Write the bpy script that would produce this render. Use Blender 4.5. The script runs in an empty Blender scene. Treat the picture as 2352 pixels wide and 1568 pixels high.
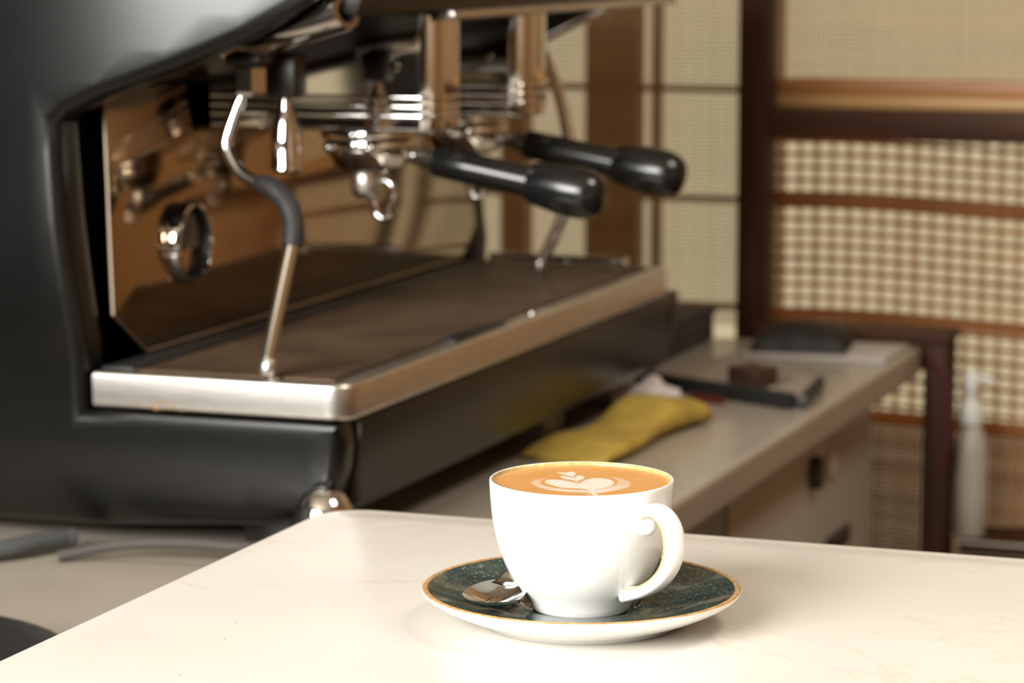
import bpy, bmesh, math, random
import numpy as np
from mathutils import Vector, Matrix, noise
random.seed(7)
SC = bpy.context.scene
COL = SC.collection
PI = math.pi
# World axes: X runs towards the front of the espresso machine, Y along its length
# (away from the camera), Z up. BZ is the height of the customer counter top.
BZ = 0.97

# ------------------------------------------------------------------ camera
cam = bpy.data.cameras.new('camera')
co = bpy.data.objects.new('camera', cam); COL.objects.link(co)
cam.sensor_width = 36.0
cam.lens = 6500.0 / 2352.0 * 36.0
cam.clip_start = 0.05
co.location = (0.7621, -1.7441, BZ + 0.3252)
co.rotation_euler = (math.radians(90 - 8.0906), 0, math.radians(20.2))
cam.dof.use_dof = True
cam.dof.focus_distance = 1.315
cam.dof.aperture_fstop = 11.5
cam.dof.aperture_blades = 0
SC.camera = co

# ------------------------------------------------------------------ view / world / lights
SC.view_settings.view_transform = 'Standard'
SC.view_settings.look = 'None'
SC.view_settings.gamma = 1.0
SC.view_settings.use_curve_mapping = False
SC.view_settings.exposure = 0.0

wd = bpy.data.worlds.new('daylight'); SC.world = wd
wd.use_nodes = True
wd.node_tree.nodes['Background'].inputs[0].default_value = (0.80, 0.665, 0.42, 1)
wd.node_tree.nodes['Background'].inputs[1].default_value = 0.88

def area(name, loc, target, sx, sy, power, color):
    l = bpy.data.lights.new(name, 'AREA'); l.shape = 'RECTANGLE'
    l.size = sx; l.size_y = sy; l.energy = power; l.color = color
    o = bpy.data.objects.new(name, l); COL.objects.link(o)
    o.location = loc
    d = Vector(target) - Vector(loc)
    o.rotation_euler = d.to_track_quat('-Z', 'Y').to_euler()
    return o
area('window_daylight', (-0.40, -2.65, BZ + 1.02), (0.20, -0.30, BZ), 1.5, 1.0, 158, (1.0, 0.98, 0.935))
area('ceiling_fill_light', (1.2, 0.0, 2.55), (0.8, 0.2, 0.5), 0.5, 0.5, 18, (1.0, 0.92, 0.80))  # added fill to lift the ambient light, no real lamp up there

# ------------------------------------------------------------------ materials
def new_mat(name):
    m = bpy.data.materials.new(name); m.use_nodes = True
    nt = m.node_tree
    return m, nt, nt.nodes['Principled BSDF']

def setp(b, **k):
    for n, v in k.items():
        b.inputs[n.replace('_', ' ')].default_value = v

def noise_col(nt, b, c1, c2, scale=8, detail=4, lo=0.35, hi=0.65, stretch=(1, 1, 1), rough=0.55):
    tc = nt.nodes.new('ShaderNodeTexCoord'); mp = nt.nodes.new('ShaderNodeMapping')
    mp.inputs['Scale'].default_value = stretch
    nz = nt.nodes.new('ShaderNodeTexNoise'); nz.inputs['Scale'].default_value = scale
    nz.inputs['Detail'].default_value = detail; nz.inputs['Roughness'].default_value = rough
    cr = nt.nodes.new('ShaderNodeValToRGB')
    cr.color_ramp.elements[0].position = lo; cr.color_ramp.elements[0].color = (*c1, 1)
    cr.color_ramp.elements[1].position = hi; cr.color_ramp.elements[1].color = (*c2, 1)
    nt.links.new(tc.outputs['Object'], mp.inputs['Vector']); nt.links.new(mp.outputs['Vector'], nz.inputs['Vector'])
    nt.links.new(nz.outputs['Fac'], cr.inputs['Fac']); nt.links.new(cr.outputs['Color'], b.inputs['Base Color'])
    return mp, nz, cr

def bump(nt, b, scale, strength, dist=0.001, stretch=(1, 1, 1), detail=3):
    tc = nt.nodes.new('ShaderNodeTexCoord'); mp = nt.nodes.new('ShaderNodeMapping')
    mp.inputs['Scale'].default_value = stretch
    nz = nt.nodes.new('ShaderNodeTexNoise'); nz.inputs['Scale'].default_value = scale
    nz.inputs['Detail'].default_value = detail
    bp = nt.nodes.new('ShaderNodeBump'); bp.inputs['Strength'].default_value = strength
    bp.inputs['Distance'].default_value = dist
    nt.links.new(tc.outputs['Object'], mp.inputs['Vector']); nt.links.new(mp.outputs['Vector'], nz.inputs['Vector'])
    nt.links.new(nz.outputs['Fac'], bp.inputs['Height']); nt.links.new(bp.outputs['Normal'], b.inputs['Normal'])

def simple(name, col, rough=0.5, metal=0.0, var=0.12, scale=6, **k):
    m, nt, b = new_mat(name)
    setp(b, Roughness=rough, Metallic=metal, **k)
    c1 = tuple(max(0, c * (1 - var)) for c in col); c2 = tuple(min(1, c * (1 + var)) for c in col)
    noise_col(nt, b, c1, c2, scale)
    return m

M = {}
M['black_paint'] = simple('black powder coat', (0.0020, 0.0020, 0.0019), 0.29, var=0.2, scale=30)
_m = M['black_paint']; bump(_m.node_tree, _m.node_tree.nodes['Principled BSDF'], 900, 0.12, 0.0004)
M['black_gloss'] = simple('black bakelite', (0.007, 0.007, 0.007), 0.22)
M['black_rubber'] = simple('black rubber', (0.012, 0.012, 0.012), 0.6)
M['dark_housing'] = simple('dark brown enamel', (0.014, 0.010, 0.007), 0.35)
M['dark_plum'] = simple('dark plum enamel', (0.025, 0.018, 0.02), 0.4)
M['chrome'] = simple('polished chrome', (0.72, 0.70, 0.67), 0.07, 1.0, var=0.05)
M['mirror_steel'] = simple('mirror steel sheet', (0.42, 0.315, 0.205), 0.09, 1.0, var=0.06, scale=3)
M['brass'] = simple('worn brass', (0.7, 0.5, 0.25), 0.25, 1.0)
# brushed steel with brown coffee stains low on the near side
m, nt, b = new_mat('brushed steel'); M['steel'] = m
setp(b, Metallic=1.0, Roughness=0.33)
mp, nz, cr = noise_col(nt, b, (0.62, 0.60, 0.56), (0.80, 0.77, 0.72), 40, 3, 0.3, 0.7, (1, 1, 12))
M['steel_edge'] = simple('steel edge', (0.42, 0.35, 0.27), 0.5, 1.0)
M['grill'] = simple('stained steel grill', (0.085, 0.055, 0.034), 0.42, 0.8, var=0.25, scale=14)
M['grill'].node_tree.nodes['Principled BSDF'].inputs['Specular IOR Level'].default_value = 0.2
M['stain'] = simple('dried coffee stain', (0.30, 0.17, 0.07), 0.6)
M['dial'] = simple('grey dial face', (0.30, 0.27, 0.28), 0.4)

# stone counter: cream with faint veins, flecks and specks
m, nt, b = new_mat('cream engineered stone'); M['stone'] = m
setp(b, Roughness=0.30)
b.inputs['Coat Weight'].default_value = 0.12; b.inputs['Coat Roughness'].default_value = 0.16
tc = nt.nodes.new('ShaderNodeTexCoord')
n1 = nt.nodes.new('ShaderNodeTexNoise'); n1.inputs['Scale'].default_value = 7; n1.inputs['Detail'].default_value = 8
r1 = nt.nodes.new('ShaderNodeValToRGB')
r1.color_ramp.elements[0].position = 0.3; r1.color_ramp.elements[0].color = (0.715, 0.675, 0.615, 1)
r1.color_ramp.elements[1].position = 0.65; r1.color_ramp.elements[1].color = (0.765, 0.735, 0.68, 1)
n2 = nt.nodes.new('ShaderNodeTexNoise'); n2.inputs['Scale'].default_value = 3.2; n2.inputs['Detail'].default_value = 9
n2.inputs['Roughness'].default_value = 0.62; n2.inputs['Distortion'].default_value = 0.9
r2 = nt.nodes.new('ShaderNodeValToRGB')
r2.color_ramp.elements[0].position = 0.492; r2.color_ramp.elements[0].color = (0, 0, 0, 1)
r2.color_ramp.elements[1].position = 0.5; r2.color_ramp.elements[1].color = (1, 1, 1, 1)
e = r2.color_ramp.elements.new(0.508); e.color = (0, 0, 0, 1)
mx = nt.nodes.new('ShaderNodeMix'); mx.data_type = 'RGBA'
mx.inputs['B'].default_value = (0.62, 0.50, 0.36, 1)
mul = nt.nodes.new('ShaderNodeMath'); mul.operation = 'MULTIPLY'; mul.inputs[1].default_value = 0.42
v = nt.nodes.new('ShaderNodeTexVoronoi'); v.inputs['Scale'].default_value = 34
lt = nt.nodes.new('ShaderNodeMath'); lt.operation = 'LESS_THAN'; lt.inputs[1].default_value = 0.022
mx2 = nt.nodes.new('ShaderNodeMix'); mx2.data_type = 'RGBA'; mx2.inputs['B'].default_value = (0.30, 0.22, 0.14, 1)
L = nt.links.new
for n in (n1, n2, v): L(tc.outputs['Object'], n.inputs['Vector'])
L(n1.outputs['Fac'], r1.inputs['Fac']); L(n2.outputs['Fac'], r2.inputs['Fac'])
L(r2.outputs['Color'], mul.inputs[0]); L(mul.outputs[0], mx.inputs['Factor'])
L(r1.outputs['Color'], mx.inputs['A']); L(v.outputs['Distance'], lt.inputs[0])
L(lt.outputs[0], mx2.inputs['Factor']); L(mx.outputs['Result'], mx2.inputs['A'])
L(mx2.outputs['Result'], b.inputs['Base Color'])

M['porcelain'] = simple('white glazed porcelain', (0.86, 0.855, 0.83), 0.12, var=0.01)
M['wear'] = simple('tan glaze wear', (0.55, 0.42, 0.16), 0.35, var=0.3, scale=300)
m, nt, b = new_mat('ochre glaze rim'); M['ochre'] = m
setp(b, Roughness=0.25); noise_col(nt, b, (0.38, 0.19, 0.055), (0.58, 0.34, 0.14), 260, 3)
# reactive teal glaze
m, nt, b = new_mat('speckled teal glaze'); M['teal'] = m
setp(b, Roughness=0.09)
mp, nz, cr = noise_col(nt, b, (0.018, 0.028, 0.028), (0.095, 0.088, 0.050), 26, 5, 0.38, 0.68)
e = cr.color_ramp.elements.new(0.53); e.color = (0.030, 0.056, 0.054, 1)
nf = nt.nodes.new('ShaderNodeTexNoise'); nf.inputs['Scale'].default_value = 620; nf.inputs['Detail'].default_value = 2
rf = nt.nodes.new('ShaderNodeValToRGB'); rf.color_ramp.elements[0].position = 0.58; rf.color_ramp.elements[1].position = 0.72
mf = nt.nodes.new('ShaderNodeMix'); mf.data_type = 'RGBA'; mf.inputs['B'].default_value = (0.27, 0.32, 0.28, 1)
mm = nt.nodes.new('ShaderNodeMath'); mm.operation = 'MULTIPLY'; mm.inputs[1].default_value = 0.75
tc = nt.nodes.new('ShaderNodeTexCoord'); nt.links.new(tc.outputs['Object'], nf.inputs['Vector'])
nt.links.new(nf.outputs['Fac'], rf.inputs['Fac']); nt.links.new(rf.outputs['Color'], mm.inputs[0])
nt.links.new(mm.outputs[0], mf.inputs['Factor'])
nt.links.new(cr.outputs['Color'], mf.inputs['A']); nt.links.new(mf.outputs['Result'], b.inputs['Base Color'])

# coffee: crema with milk art held in a colour attribute
m, nt, b = new_mat('crema and milk foam'); M['latte'] = m
setp(b, Roughness=0.35)
at = nt.nodes.new('ShaderNodeAttribute'); at.attribute_name = 'milk'
tc = nt.nodes.new('ShaderNodeTexCoord')
nz = nt.nodes.new('ShaderNodeTexNoise'); nz.inputs['Scale'].default_value = 60; nz.inputs['Detail'].default_value = 5
wv = nt.nodes.new('ShaderNodeTexWave'); wv.wave_type = 'RINGS'; wv.rings_direction = 'Z'
wv.inputs['Scale'].default_value = 55; wv.inputs['Distortion'].default_value = 6; wv.inputs['Detail'].default_value = 3
wv.inputs['Detail Scale'].default_value = 2
cr = nt.nodes.new('ShaderNodeValToRGB')
cr.color_ramp.elements[0].position = 0.25; cr.color_ramp.elements[0].color = (0.56, 0.265, 0.074, 1)
cr.color_ramp.elements[1].position = 0.8; cr.color_ramp.elements[1].color = (0.65, 0.33, 0.108, 1)
ad = nt.nodes.new('ShaderNodeMix'); ad.data_type = 'FLOAT'; ad.inputs['Factor'].default_value = 0.35
mx = nt.nodes.new('ShaderNodeMix'); mx.data_type = 'RGBA'; mx.inputs['B'].default_value = (0.74, 0.67, 0.58, 1)
L = nt.links.new
L(tc.outputs['Object'], nz.inputs['Vector']); L(tc.outputs['Object'], wv.inputs['Vector'])
L(nz.outputs['Fac'], ad.inputs['A']); L(wv.outputs['Fac'], ad.inputs['B'])
L(ad.outputs['Result'], cr.inputs['Fac']); L(cr.outputs['Color'], mx.inputs['A'])
L(at.outputs['Fac'], mx.inputs['Factor']); L(mx.outputs['Result'], b.inputs['Base Color'])

# woods
def wood(name, c1, c2, rough=0.45, stretch=(1, 1, 0.08), scale=60):
    m, nt, b = new_mat(name); setp(b, Roughness=rough)
    noise_col(nt, b, c1, c2, scale, 6, 0.3, 0.7, stretch)
    return m
M['wood_dark'] = wood('dark stained wood', (0.030, 0.011, 0.004), (0.062, 0.022, 0.008))
M['wood_dark_h'] = wood('dark stained wood rail', (0.040, 0.015, 0.007), (0.075, 0.028, 0.012), stretch=(0.08, 1, 1))
M['wood_orange'] = wood('orange varnished wood', (0.30, 0.12, 0.03), (0.42, 0.19, 0.055), stretch=(0.08, 1, 1))
M['wood_pale'] = wood('pale yellow wood', (0.42, 0.24, 0.085), (0.52, 0.31, 0.12), stretch=(0.08, 1, 1))
M['wood_mullion'] = wood('brown window wood', (0.22, 0.11, 0.034), (0.29, 0.15, 0.048))
M['wood_wall'] = wood('brown wall boards', (0.21, 0.115, 0.045), (0.31, 0.175, 0.078))

for _k in ('wood_dark', 'wood_dark_h'):
    _b = M[_k].node_tree.nodes['Principled BSDF']; _b.inputs['Roughness'].default_value = 0.55; _b.inputs['Specular IOR Level'].default_value = 0.2
def bamboo(name, c1, c2, trans, gaps=0.0):
    m, nt, b = new_mat(name); setp(b, Roughness=0.6)
    mp, nz, cr = noise_col(nt, b, c1, c2, 45, 5, 0.3, 0.7, (0.15, 1, 1))
    tr = nt.nodes.new('ShaderNodeBsdfTranslucent'); nt.links.new(cr.outputs['Color'], tr.inputs['Color'])
    mix = nt.nodes.new('ShaderNodeMixShader'); mix.inputs[0].default_value = trans
    out = [n for n in nt.nodes if n.type == 'OUTPUT_MATERIAL'][0]
    nt.links.new(b.outputs[0], mix.inputs[1]); nt.links.new(tr.outputs[0], mix.inputs[2])
    if gaps:                                 # open fibres let some daylight straight through
        tp = nt.nodes.new('ShaderNodeBsdfTransparent'); m2 = nt.nodes.new('ShaderNodeMixShader'); m2.inputs[0].default_value = gaps
        nt.links.new(mix.outputs[0], m2.inputs[1]); nt.links.new(tp.outputs[0], m2.inputs[2]); mix = m2
    nt.links.new(mix.outputs[0], out.inputs['Surface'])
    return m
M['bamboo'] = bamboo('woven bamboo slats', (0.36, 0.20, 0.08), (0.50, 0.30, 0.13), 0.45)
M['bamboo_orange'] = bamboo('orange bamboo slats', (0.44, 0.20, 0.065), (0.60, 0.30, 0.105), 0.65, 0.06)
M['reed'] = bamboo('pale reed strips', (0.66, 0.50, 0.34), (0.82, 0.66, 0.47), 0.8)

M['reed_tan'] = bamboo('tan reed strips', (0.56, 0.36, 0.23), (0.70, 0.48, 0.32), 0.7, 0.42)
m, nt, b = new_mat('window glass'); M['glass'] = m
tr = nt.nodes.new('ShaderNodeBsdfTransparent'); tr.inputs['Color'].default_value = (0.97, 0.97, 0.95, 1)
gl = nt.nodes.new('ShaderNodeBsdfGlossy'); gl.inputs['Roughness'].default_value = 0.02
mix = nt.nodes.new('ShaderNodeMixShader'); mix.inputs[0].default_value = 0.05
out = [n for n in nt.nodes if n.type == 'OUTPUT_MATERIAL'][0]
nt.links.new(tr.outputs[0], mix.inputs[1]); nt.links.new(gl.outputs[0], mix.inputs[2]); nt.links.new(mix.outputs[0], out.inputs['Surface'])

M['plaster_dark'] = simple('dark plaster', (0.03, 0.028, 0.025), 0.8)
M['plaster'] = simple('cream plaster', (0.55, 0.48, 0.38), 0.8)
M['floor'] = simple('brown floor tile', (0.16, 0.11, 0.075), 0.4)
M['laminate'] = simple('worn cream laminate worktop', (0.40, 0.355, 0.29), 0.2, var=0.06)
M['laminate_edge'] = simple('beige worktop edging', (0.36, 0.315, 0.25), 0.4, var=0.08)
M['cab_white'] = simple('off white cabinet paint', (0.46, 0.43, 0.37), 0.45, var=0.04)
M['cab_grey'] = simple('blue grey cabinet paint', (0.25, 0.29, 0.33), 0.45, var=0.05)
M['dark_metal'] = simple('dark bronze metal', (0.08, 0.065, 0.055), 0.35, 0.6)
M['yellow_cloth'] = simple('yellow microfibre', (0.44, 0.30, 0.05), 0.9, var=0.15, scale=40)
_m = M['yellow_cloth']; bump(_m.node_tree, _m.node_tree.nodes['Principled BSDF'], 350, 0.5, 0.002)
M['white_tissue'] = simple('white tissue', (0.66, 0.62, 0.60), 0.9, var=0.05)
M['black_cloth'] = simple('black cloth', (0.022, 0.02, 0.02), 0.9)
M['mat_grey'] = simple('pinkish grey perforated sheet', (0.30, 0.24, 0.20), 0.5, var=0.2, scale=80)
M['black_plastic'] = simple('black plastic', (0.012, 0.013, 0.013), 0.5)
M['brown_plastic'] = simple('brown plastic', (0.05, 0.025, 0.015), 0.4)
M['white_plastic'] = simple('white plastic', (0.72, 0.71, 0.66), 0.35, var=0.03)
M['pale_acrylic'] = simple('milky bottle plastic', (0.46, 0.42, 0.35), 0.35, var=0.05)
M['grey_paper'] = simple('pale grey paper', (0.52, 0.48, 0.45), 0.6, var=0.05)
M['red_strap'] = simple('dark red strap', (0.060, 0.004, 0.003), 0.7)
M['red_pen'] = simple('red plastic', (0.10, 0.008, 0.010), 0.5)
M['hose_grey'] = simple('grey ribbed hose', (0.055, 0.058, 0.058), 0.7)
M['cable'] = simple('dark grey cable', (0.060, 0.052, 0.045), 0.7)

# ------------------------------------------------------------------ object helpers
def obj(name, bm, mat, parent=None, smooth=True, angle=40, subsurf=0):
    me = bpy.data.meshes.new(name)
    bmesh.ops.recalc_face_normals(bm, faces=bm.faces[:])
    bm.to_mesh(me); bm.free()
    mats = mat if isinstance(mat, (list, tuple)) else [mat]
    for m in mats: me.materials.append(M[m])
    if smooth:
        me.polygons.foreach_set('use_smooth', [True] * len(me.polygons))
        me.set_sharp_from_angle(angle=math.radians(angle))
    o = bpy.data.objects.new(name, me); COL.objects.link(o)
    if parent is not None:
        o.parent = parent
        base = BASE.get(parent.name, Vector((0, 0, 0)))
        o.matrix_parent_inverse = Matrix.Translation(-base)
    if subsurf:
        s = o.modifiers.new('subdivision', 'SUBSURF'); s.levels = subsurf; s.render_levels = subsurf
    return o
BASE = {}
def thing(name, label, cat, loc, group=None):
    o = bpy.data.objects.new(name, None); COL.objects.link(o)
    o.location = loc; o.empty_display_size = 0.05
    o['label'] = label; o['category'] = cat
    if group: o['group'] = group
    BASE[o.name] = Vector(loc)
    return o
def tag(o, label, cat, group=None):
    o['label'] = label; o['category'] = cat
    if group: o['group'] = group
    return o
def struct(name, bm, mat, parent=None, **k):
    o = obj(name, bm, mat, parent, **k)
    if parent is None: o['kind'] = 'structure'
    return o

def BM(): return bmesh.new()
def box(bm, x0, x1, y0, y1, z0, z1, bev=0.0, seg=2, mi=0, rot=0.0, piv=None):
    vs = [bm.verts.new((x, y, z)) for x in (x0, x1) for y in (y0, y1) for z in (z0, z1)]
    idx = [(0, 1, 3, 2), (4, 6, 7, 5), (0, 4, 5, 1), (2, 3, 7, 6), (0, 2, 6, 4), (1, 5, 7, 3)]
    fs = [bm.faces.new([vs[i] for i in f]) for f in idx]
    for f in fs: f.material_index = mi
    if bev > 0:
        es = list({e for f in fs for e in f.edges})
        r = bmesh.ops.bevel(bm, geom=es, offset=bev, segments=seg, profile=0.5, affect='EDGES', clamp_overlap=True)
        for f in r['faces']: f.material_index = mi
        vs = list({v for v in vs if v.is_valid} | set(r['verts']))
    if rot:
        piv = piv or Vector(((x0 + x1) / 2, (y0 + y1) / 2, (z0 + z1) / 2))
        bmesh.ops.rotate(bm, verts=[v for v in vs if v.is_valid], cent=piv, matrix=Matrix.Rotation(rot, 3, 'Z'))
def prism(bm, pts, axis, a0, a1, bev=0.0, seg=2, mi=0):
    """pts: 2D outline; axis 'y' -> (x,z) outline pushed along y, 'z' -> (x,y), 'x' -> (y,z)"""
    def mk(p, a):
        return {'y': (p[0], a, p[1]), 'z': (p[0], p[1], a), 'x': (a, p[0], p[1])}[axis]
    A = [bm.verts.new(mk(p, a0)) for p in pts]; Bv = [bm.verts.new(mk(p, a1)) for p in pts]
    n = len(pts); fs = [bm.faces.new(A), bm.faces.new(Bv[::-1])]
    caps = fs[:]
    for i in range(n): fs.append(bm.faces.new((A[i], Bv[i], Bv[(i + 1) % n], A[(i + 1) % n])))
    for f in fs: f.material_index = mi
    bmesh.ops.recalc_face_normals(bm, faces=fs)
    if bev > 0:
        es = list({e for f in caps for e in f.edges})
        bmesh.ops.bevel(bm, geom=es, offset=bev, segments=seg, profile=0.5, affect='EDGES', clamp_overlap=True)
def lathe(bm, prof, center=(0, 0, 0), axis=None, seg=48, mi=None, close=True):
    """prof: list of (r, h) ; axis: direction vector of h. mi: material per profile segment"""
    c = Vector(center); ax = Vector(axis or (0, 0, 1)).normalized()
    q = Vector((0, 0, 1)).rotation_difference(ax)
    rings = []
    for r, h in prof:
        if r < 1e-6: rings.append([bm.verts.new(c + q @ Vector((0, 0, h)))])
        else: rings.append([bm.verts.new(c + q @ Vector((r * math.cos(2 * PI * i / seg), r * math.sin(2 * PI * i / seg), h))) for i in range(seg)])
    for k in range(len(rings) - 1):
        a, b2 = rings[k], rings[k + 1]
        for i in range(seg):
            j = (i + 1) % seg
            if len(a) == 1 and len(b2) == 1: continue
            if len(a) == 1: f = bm.faces.new((a[0], b2[i], b2[j]))
            elif len(b2) == 1: f = bm.faces.new((a[i], b2[0], a[j]))
            else: f = bm.faces.new((a[i], b2[i], b2[j], a[j]))
            if mi is not None: f.material_index = mi[k]
    if close:
        for rg in (rings[0], rings[-1]):
            if len(rg) > 1: bm.faces.new(rg)
def catmull(P, n=8, closed=False):
    P = [Vector(p) for p in P]; out = []; N = len(P)
    rng = range(N) if closed else range(N - 1)
    for i in rng:
        if closed: p0, p1, p2, p3 = P[i - 1], P[i], P[(i + 1) % N], P[(i + 2) % N]
        else: p0, p1, p2, p3 = P[max(i - 1, 0)], P[i], P[i + 1], P[min(i + 2, N - 1)]
        for k in range(n):
            t = k / n
            out.append(0.5 * ((2 * p1) + (p2 - p0) * t + (2 * p0 - 5 * p1 + 4 * p2 - p3) * t * t + (3 * p1 - p0 - 3 * p2 + p3) * t ** 3))
    if not closed: out.append(P[-1])
    return out
def tube(bm, pts, rad, seg=14, mi=0, cap=True, scale=None, side=None):
    """swept tube; rad number or list; side: fixed vector -> ribbon-like section (a along side, b across)"""
    pts = [Vector(p) for p in pts]; n = len(pts)
    if not isinstance(rad, (list, tuple)): rad = [rad] * n
    rings = []; up = None
    for i in range(n):
        t = (pts[min(i + 1, n - 1)] - pts[max(i - 1, 0)]).normalized()
        if side is not None:
            u = Vector(side); u = (u - t * u.dot(t)).normalized(); w = t.cross(u)
        else:
            if up is None:
                up = Vector((0, 0, 1)) if abs(t.z) < 0.9 else Vector((1, 0, 0))
            u = (up - t * up.dot(t)).normalized(); up = u; w = t.cross(u)
        ra = rad[i] if not isinstance(rad[i], tuple) else rad[i][0]
        rb = rad[i] if not isinstance(rad[i], tuple) else rad[i][1]
        ring = []
        for k in range(seg):
            a = 2 * PI * k / seg
            ca, sa = math.cos(a), math.sin(a)
            if scale:  # superellipse exponent
                ca = math.copysign(abs(ca) ** scale, ca); sa = math.copysign(abs(sa) ** scale, sa)
            ring.append(bm.verts.new(pts[i] + u * ra * ca + w * rb * sa))
        rings.append(ring)
    for a, b2 in zip(rings, rings[1:]):
        for k in range(seg):
            f = bm.faces.new((a[k], a[(k + 1) % seg], b2[(k + 1) % seg], b2[k])); f.material_index = mi
    if cap:
        f = bm.faces.new(rings[0][::-1]); f.material_index = mi
        f = bm.faces.new(rings[-1]); f.material_index = mi
def lerp_list(vals, n):
    out = []
    for i in range(n):
        t = i / (n - 1) * (len(vals) - 1); k = min(int(t), len(vals) - 2); f = t - k
        a, b2 = vals[k], vals[k + 1]
        out.append(tuple(x + (y - x) * f for x, y in zip(a, b2)) if isinstance(a, tuple) else a + (b2 - a) * f)
    return out
def ellipsoid(bm, c, r, seg=20, rings=12, mat=None):
    res = bmesh.ops.create_uvsphere(bm, u_segments=seg, v_segments=rings, radius=1.0)
    mt = Matrix.Translation(Vector(c)) @ (mat.to_4x4() if mat else Matrix.Identity(4)) @ Matrix.Diagonal((*r, 1))
    bmesh.ops.transform(bm, matrix=mt, verts=res['verts'])
def P(u, v, w): return (v, u, w + BZ)          # machine coordinates -> world

# ------------------------------------------------------------------ room shell
FX0, FX1, FY0, FY1, CZ = -1.75, 2.3, -3.3, 1.46, 2.75
bm = BM(); box(bm, FX0 - .1, FX1 + .1, FY0 - .1, FY1 + .15, -0.1, 0.0); struct('floor', bm, 'floor', smooth=False)
bm = BM(); box(bm, FX0 - .1, FX1 + .1, FY0 - .1, FY1 + .15, CZ, CZ + .1); struct('ceiling', bm, 'plaster', smooth=False)
# far wall, with one opening behind the machine and one to the right of the dark post
W1 = (-1.0, -0.133, 0.60, 2.0); W2 = (-0.104, 0.33, 0.54, 2.0)
bm = BM()
y0, y1 = FY1, FY1 + .10
box(bm, FX0, W1[0], y0, y1, 0, CZ); box(bm, W2[1], FX1, y0, y1, 0, CZ)
box(bm, W1[0], W1[1], y0, y1, 0, W1[2]); box(bm, W1[0], W1[1], y0, y1, W1[3], CZ)
box(bm, W2[0], W2[1], y0, y1, 0, W2[2]); box(bm, W2[0], W2[1], y0, y1, W2[3], CZ)
box(bm, W1[1], W2[0], y0, y1, 0, CZ)
struct('wall_far', bm, 'wood_wall', smooth=False)
bm = BM(); box(bm, FX0 - .1, FX0, FY0, FY1, 0, CZ); struct('wall_left', bm, 'plaster_dark', smooth=False)
bm = BM(); box(bm, FX1, FX1 + .1, FY0, FY1, 0, CZ); struct('wall_right', bm, 'wood_wall', smooth=False)
bm = BM()
for a, b2 in ((FX0, -1.62), (-1.36, -1.1), (0.3, FX1)): box(bm, a, b2, FY0 - .1, FY0, 0, CZ)
box(bm, -1.62, -1.36, FY0 - .1, FY0, 0, .6); box(bm, -1.62, -1.36, FY0 - .1, FY0, 2.1, CZ)  # narrow unseen opening, added for a pale reflection in the group covers
box(bm, -1.1, 0.3, FY0 - .1, FY0, 0, 1.35); box(bm, -1.1, 0.3, FY0 - .1, FY0, 2.45, CZ)
struct('wall_back', bm, 'plaster_dark', smooth=False)

# windows: wooden lattice and panes behind the blinds
def window(name, x0, x1, z0, z1, uprights, bars):
    bm = BM()
    box(bm, x0, x1, 1.475, 1.479, z0, z1)
    g = struct(name, bm, 'glass', smooth=False)
    bm = BM()
    for a, b2 in uprights: box(bm, a, b2, 1.44, 1.47, z0, z1, 0.002)
    for a, b2 in bars: box(bm, x0, x1, 1.448, 1.466, a, b2, 0.0015)
    obj('lattice', bm, 'wood_mullion', g, smooth=False)
    return g
window('window_1', W1[0], W1[1], W1[2], W1[3],
       [(-0.318, -0.252), (-0.236, -0.229), (-0.425, -0.392), (-0.8, -0.74)],
       [(BZ + w - .0035, BZ + w + .0035) for w in (0.151, 0.0225, -0.104)])
window('window_2', W2[0], W2[1], W2[2], W2[3], [(.29, .325)], [(BZ + .7, BZ + .73)])

# ------------------------------------------------------------------ woven blinds
def weave(bm, x0, x1, z0, z1, y, px, pz, wx, wz, sag=None, solid=(), th=0.0012, mi_solid=0, nseg=1):
    """slats (height wz) laid crosswise every pz, threads (width wx) every px"""
    sag = sag or (lambda x, z: 0.0)
    def strip(pa, pb, half, vertical):
        n = nseg if not vertical else max(1, nseg // 2)
        prev = None
        for i in range(n + 1):
            t = i / n
            x = pa[0] + (pb[0] - pa[0]) * t; z = pa[1] + (pb[1] - pa[1]) * t
            yy = y + (th if vertical else 0)
            if vertical: c = [(x - half, z), (x + half, z)]
            else: c = [(x, z - half), (x, z + half)]
            ring = []
            for k, (cx, cz) in enumerate(c):
                s = sag(cx, cz)
                for d in (-th / 2, th / 2): ring.append(bm.verts.new((cx, yy + d, cz + s)))
            if prev:
                a, b2 = prev, ring
                for q in ((0, 2), (2, 3), (3, 1), (1, 0)):
                    bm.faces.new((a[q[0]], a[q[1]], b2[q[1]], b2[q[0]]))
            prev = ring
    z = z0 + pz / 2; k = 0
    while z < z1:
        h = wz / 2 * (0.9 + 0.2 * random.random())
        strip((x0, z), (x1, z), h, False); z += pz; k += 1
    for a, b2 in solid: strip((x0, (a + b2) / 2), (x1, (a + b2) / 2), (b2 - a) / 2, False)
    x = x0 + px / 2
    while x < x1:
        n0 = len(bm.faces); strip((x, z0), (x, z1), wx / 2 * (0.85 + 0.3 * random.random()), True); x += px
        bm.faces.ensure_lookup_table()
        for q in range(n0, len(bm.faces)): bm.faces[q].material_index = 1

bm = BM(); weave(bm, -0.86, -0.100, BZ - .113, BZ + 0.75, 1.36, 0.0047, 0.0047, 0.0010, 0.0010)
tag(obj('woven_blind', bm, ['bamboo', 'reed'], smooth=False), 'fine woven bamboo blind over the gridded window left of the dark post', 'blind')
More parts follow.
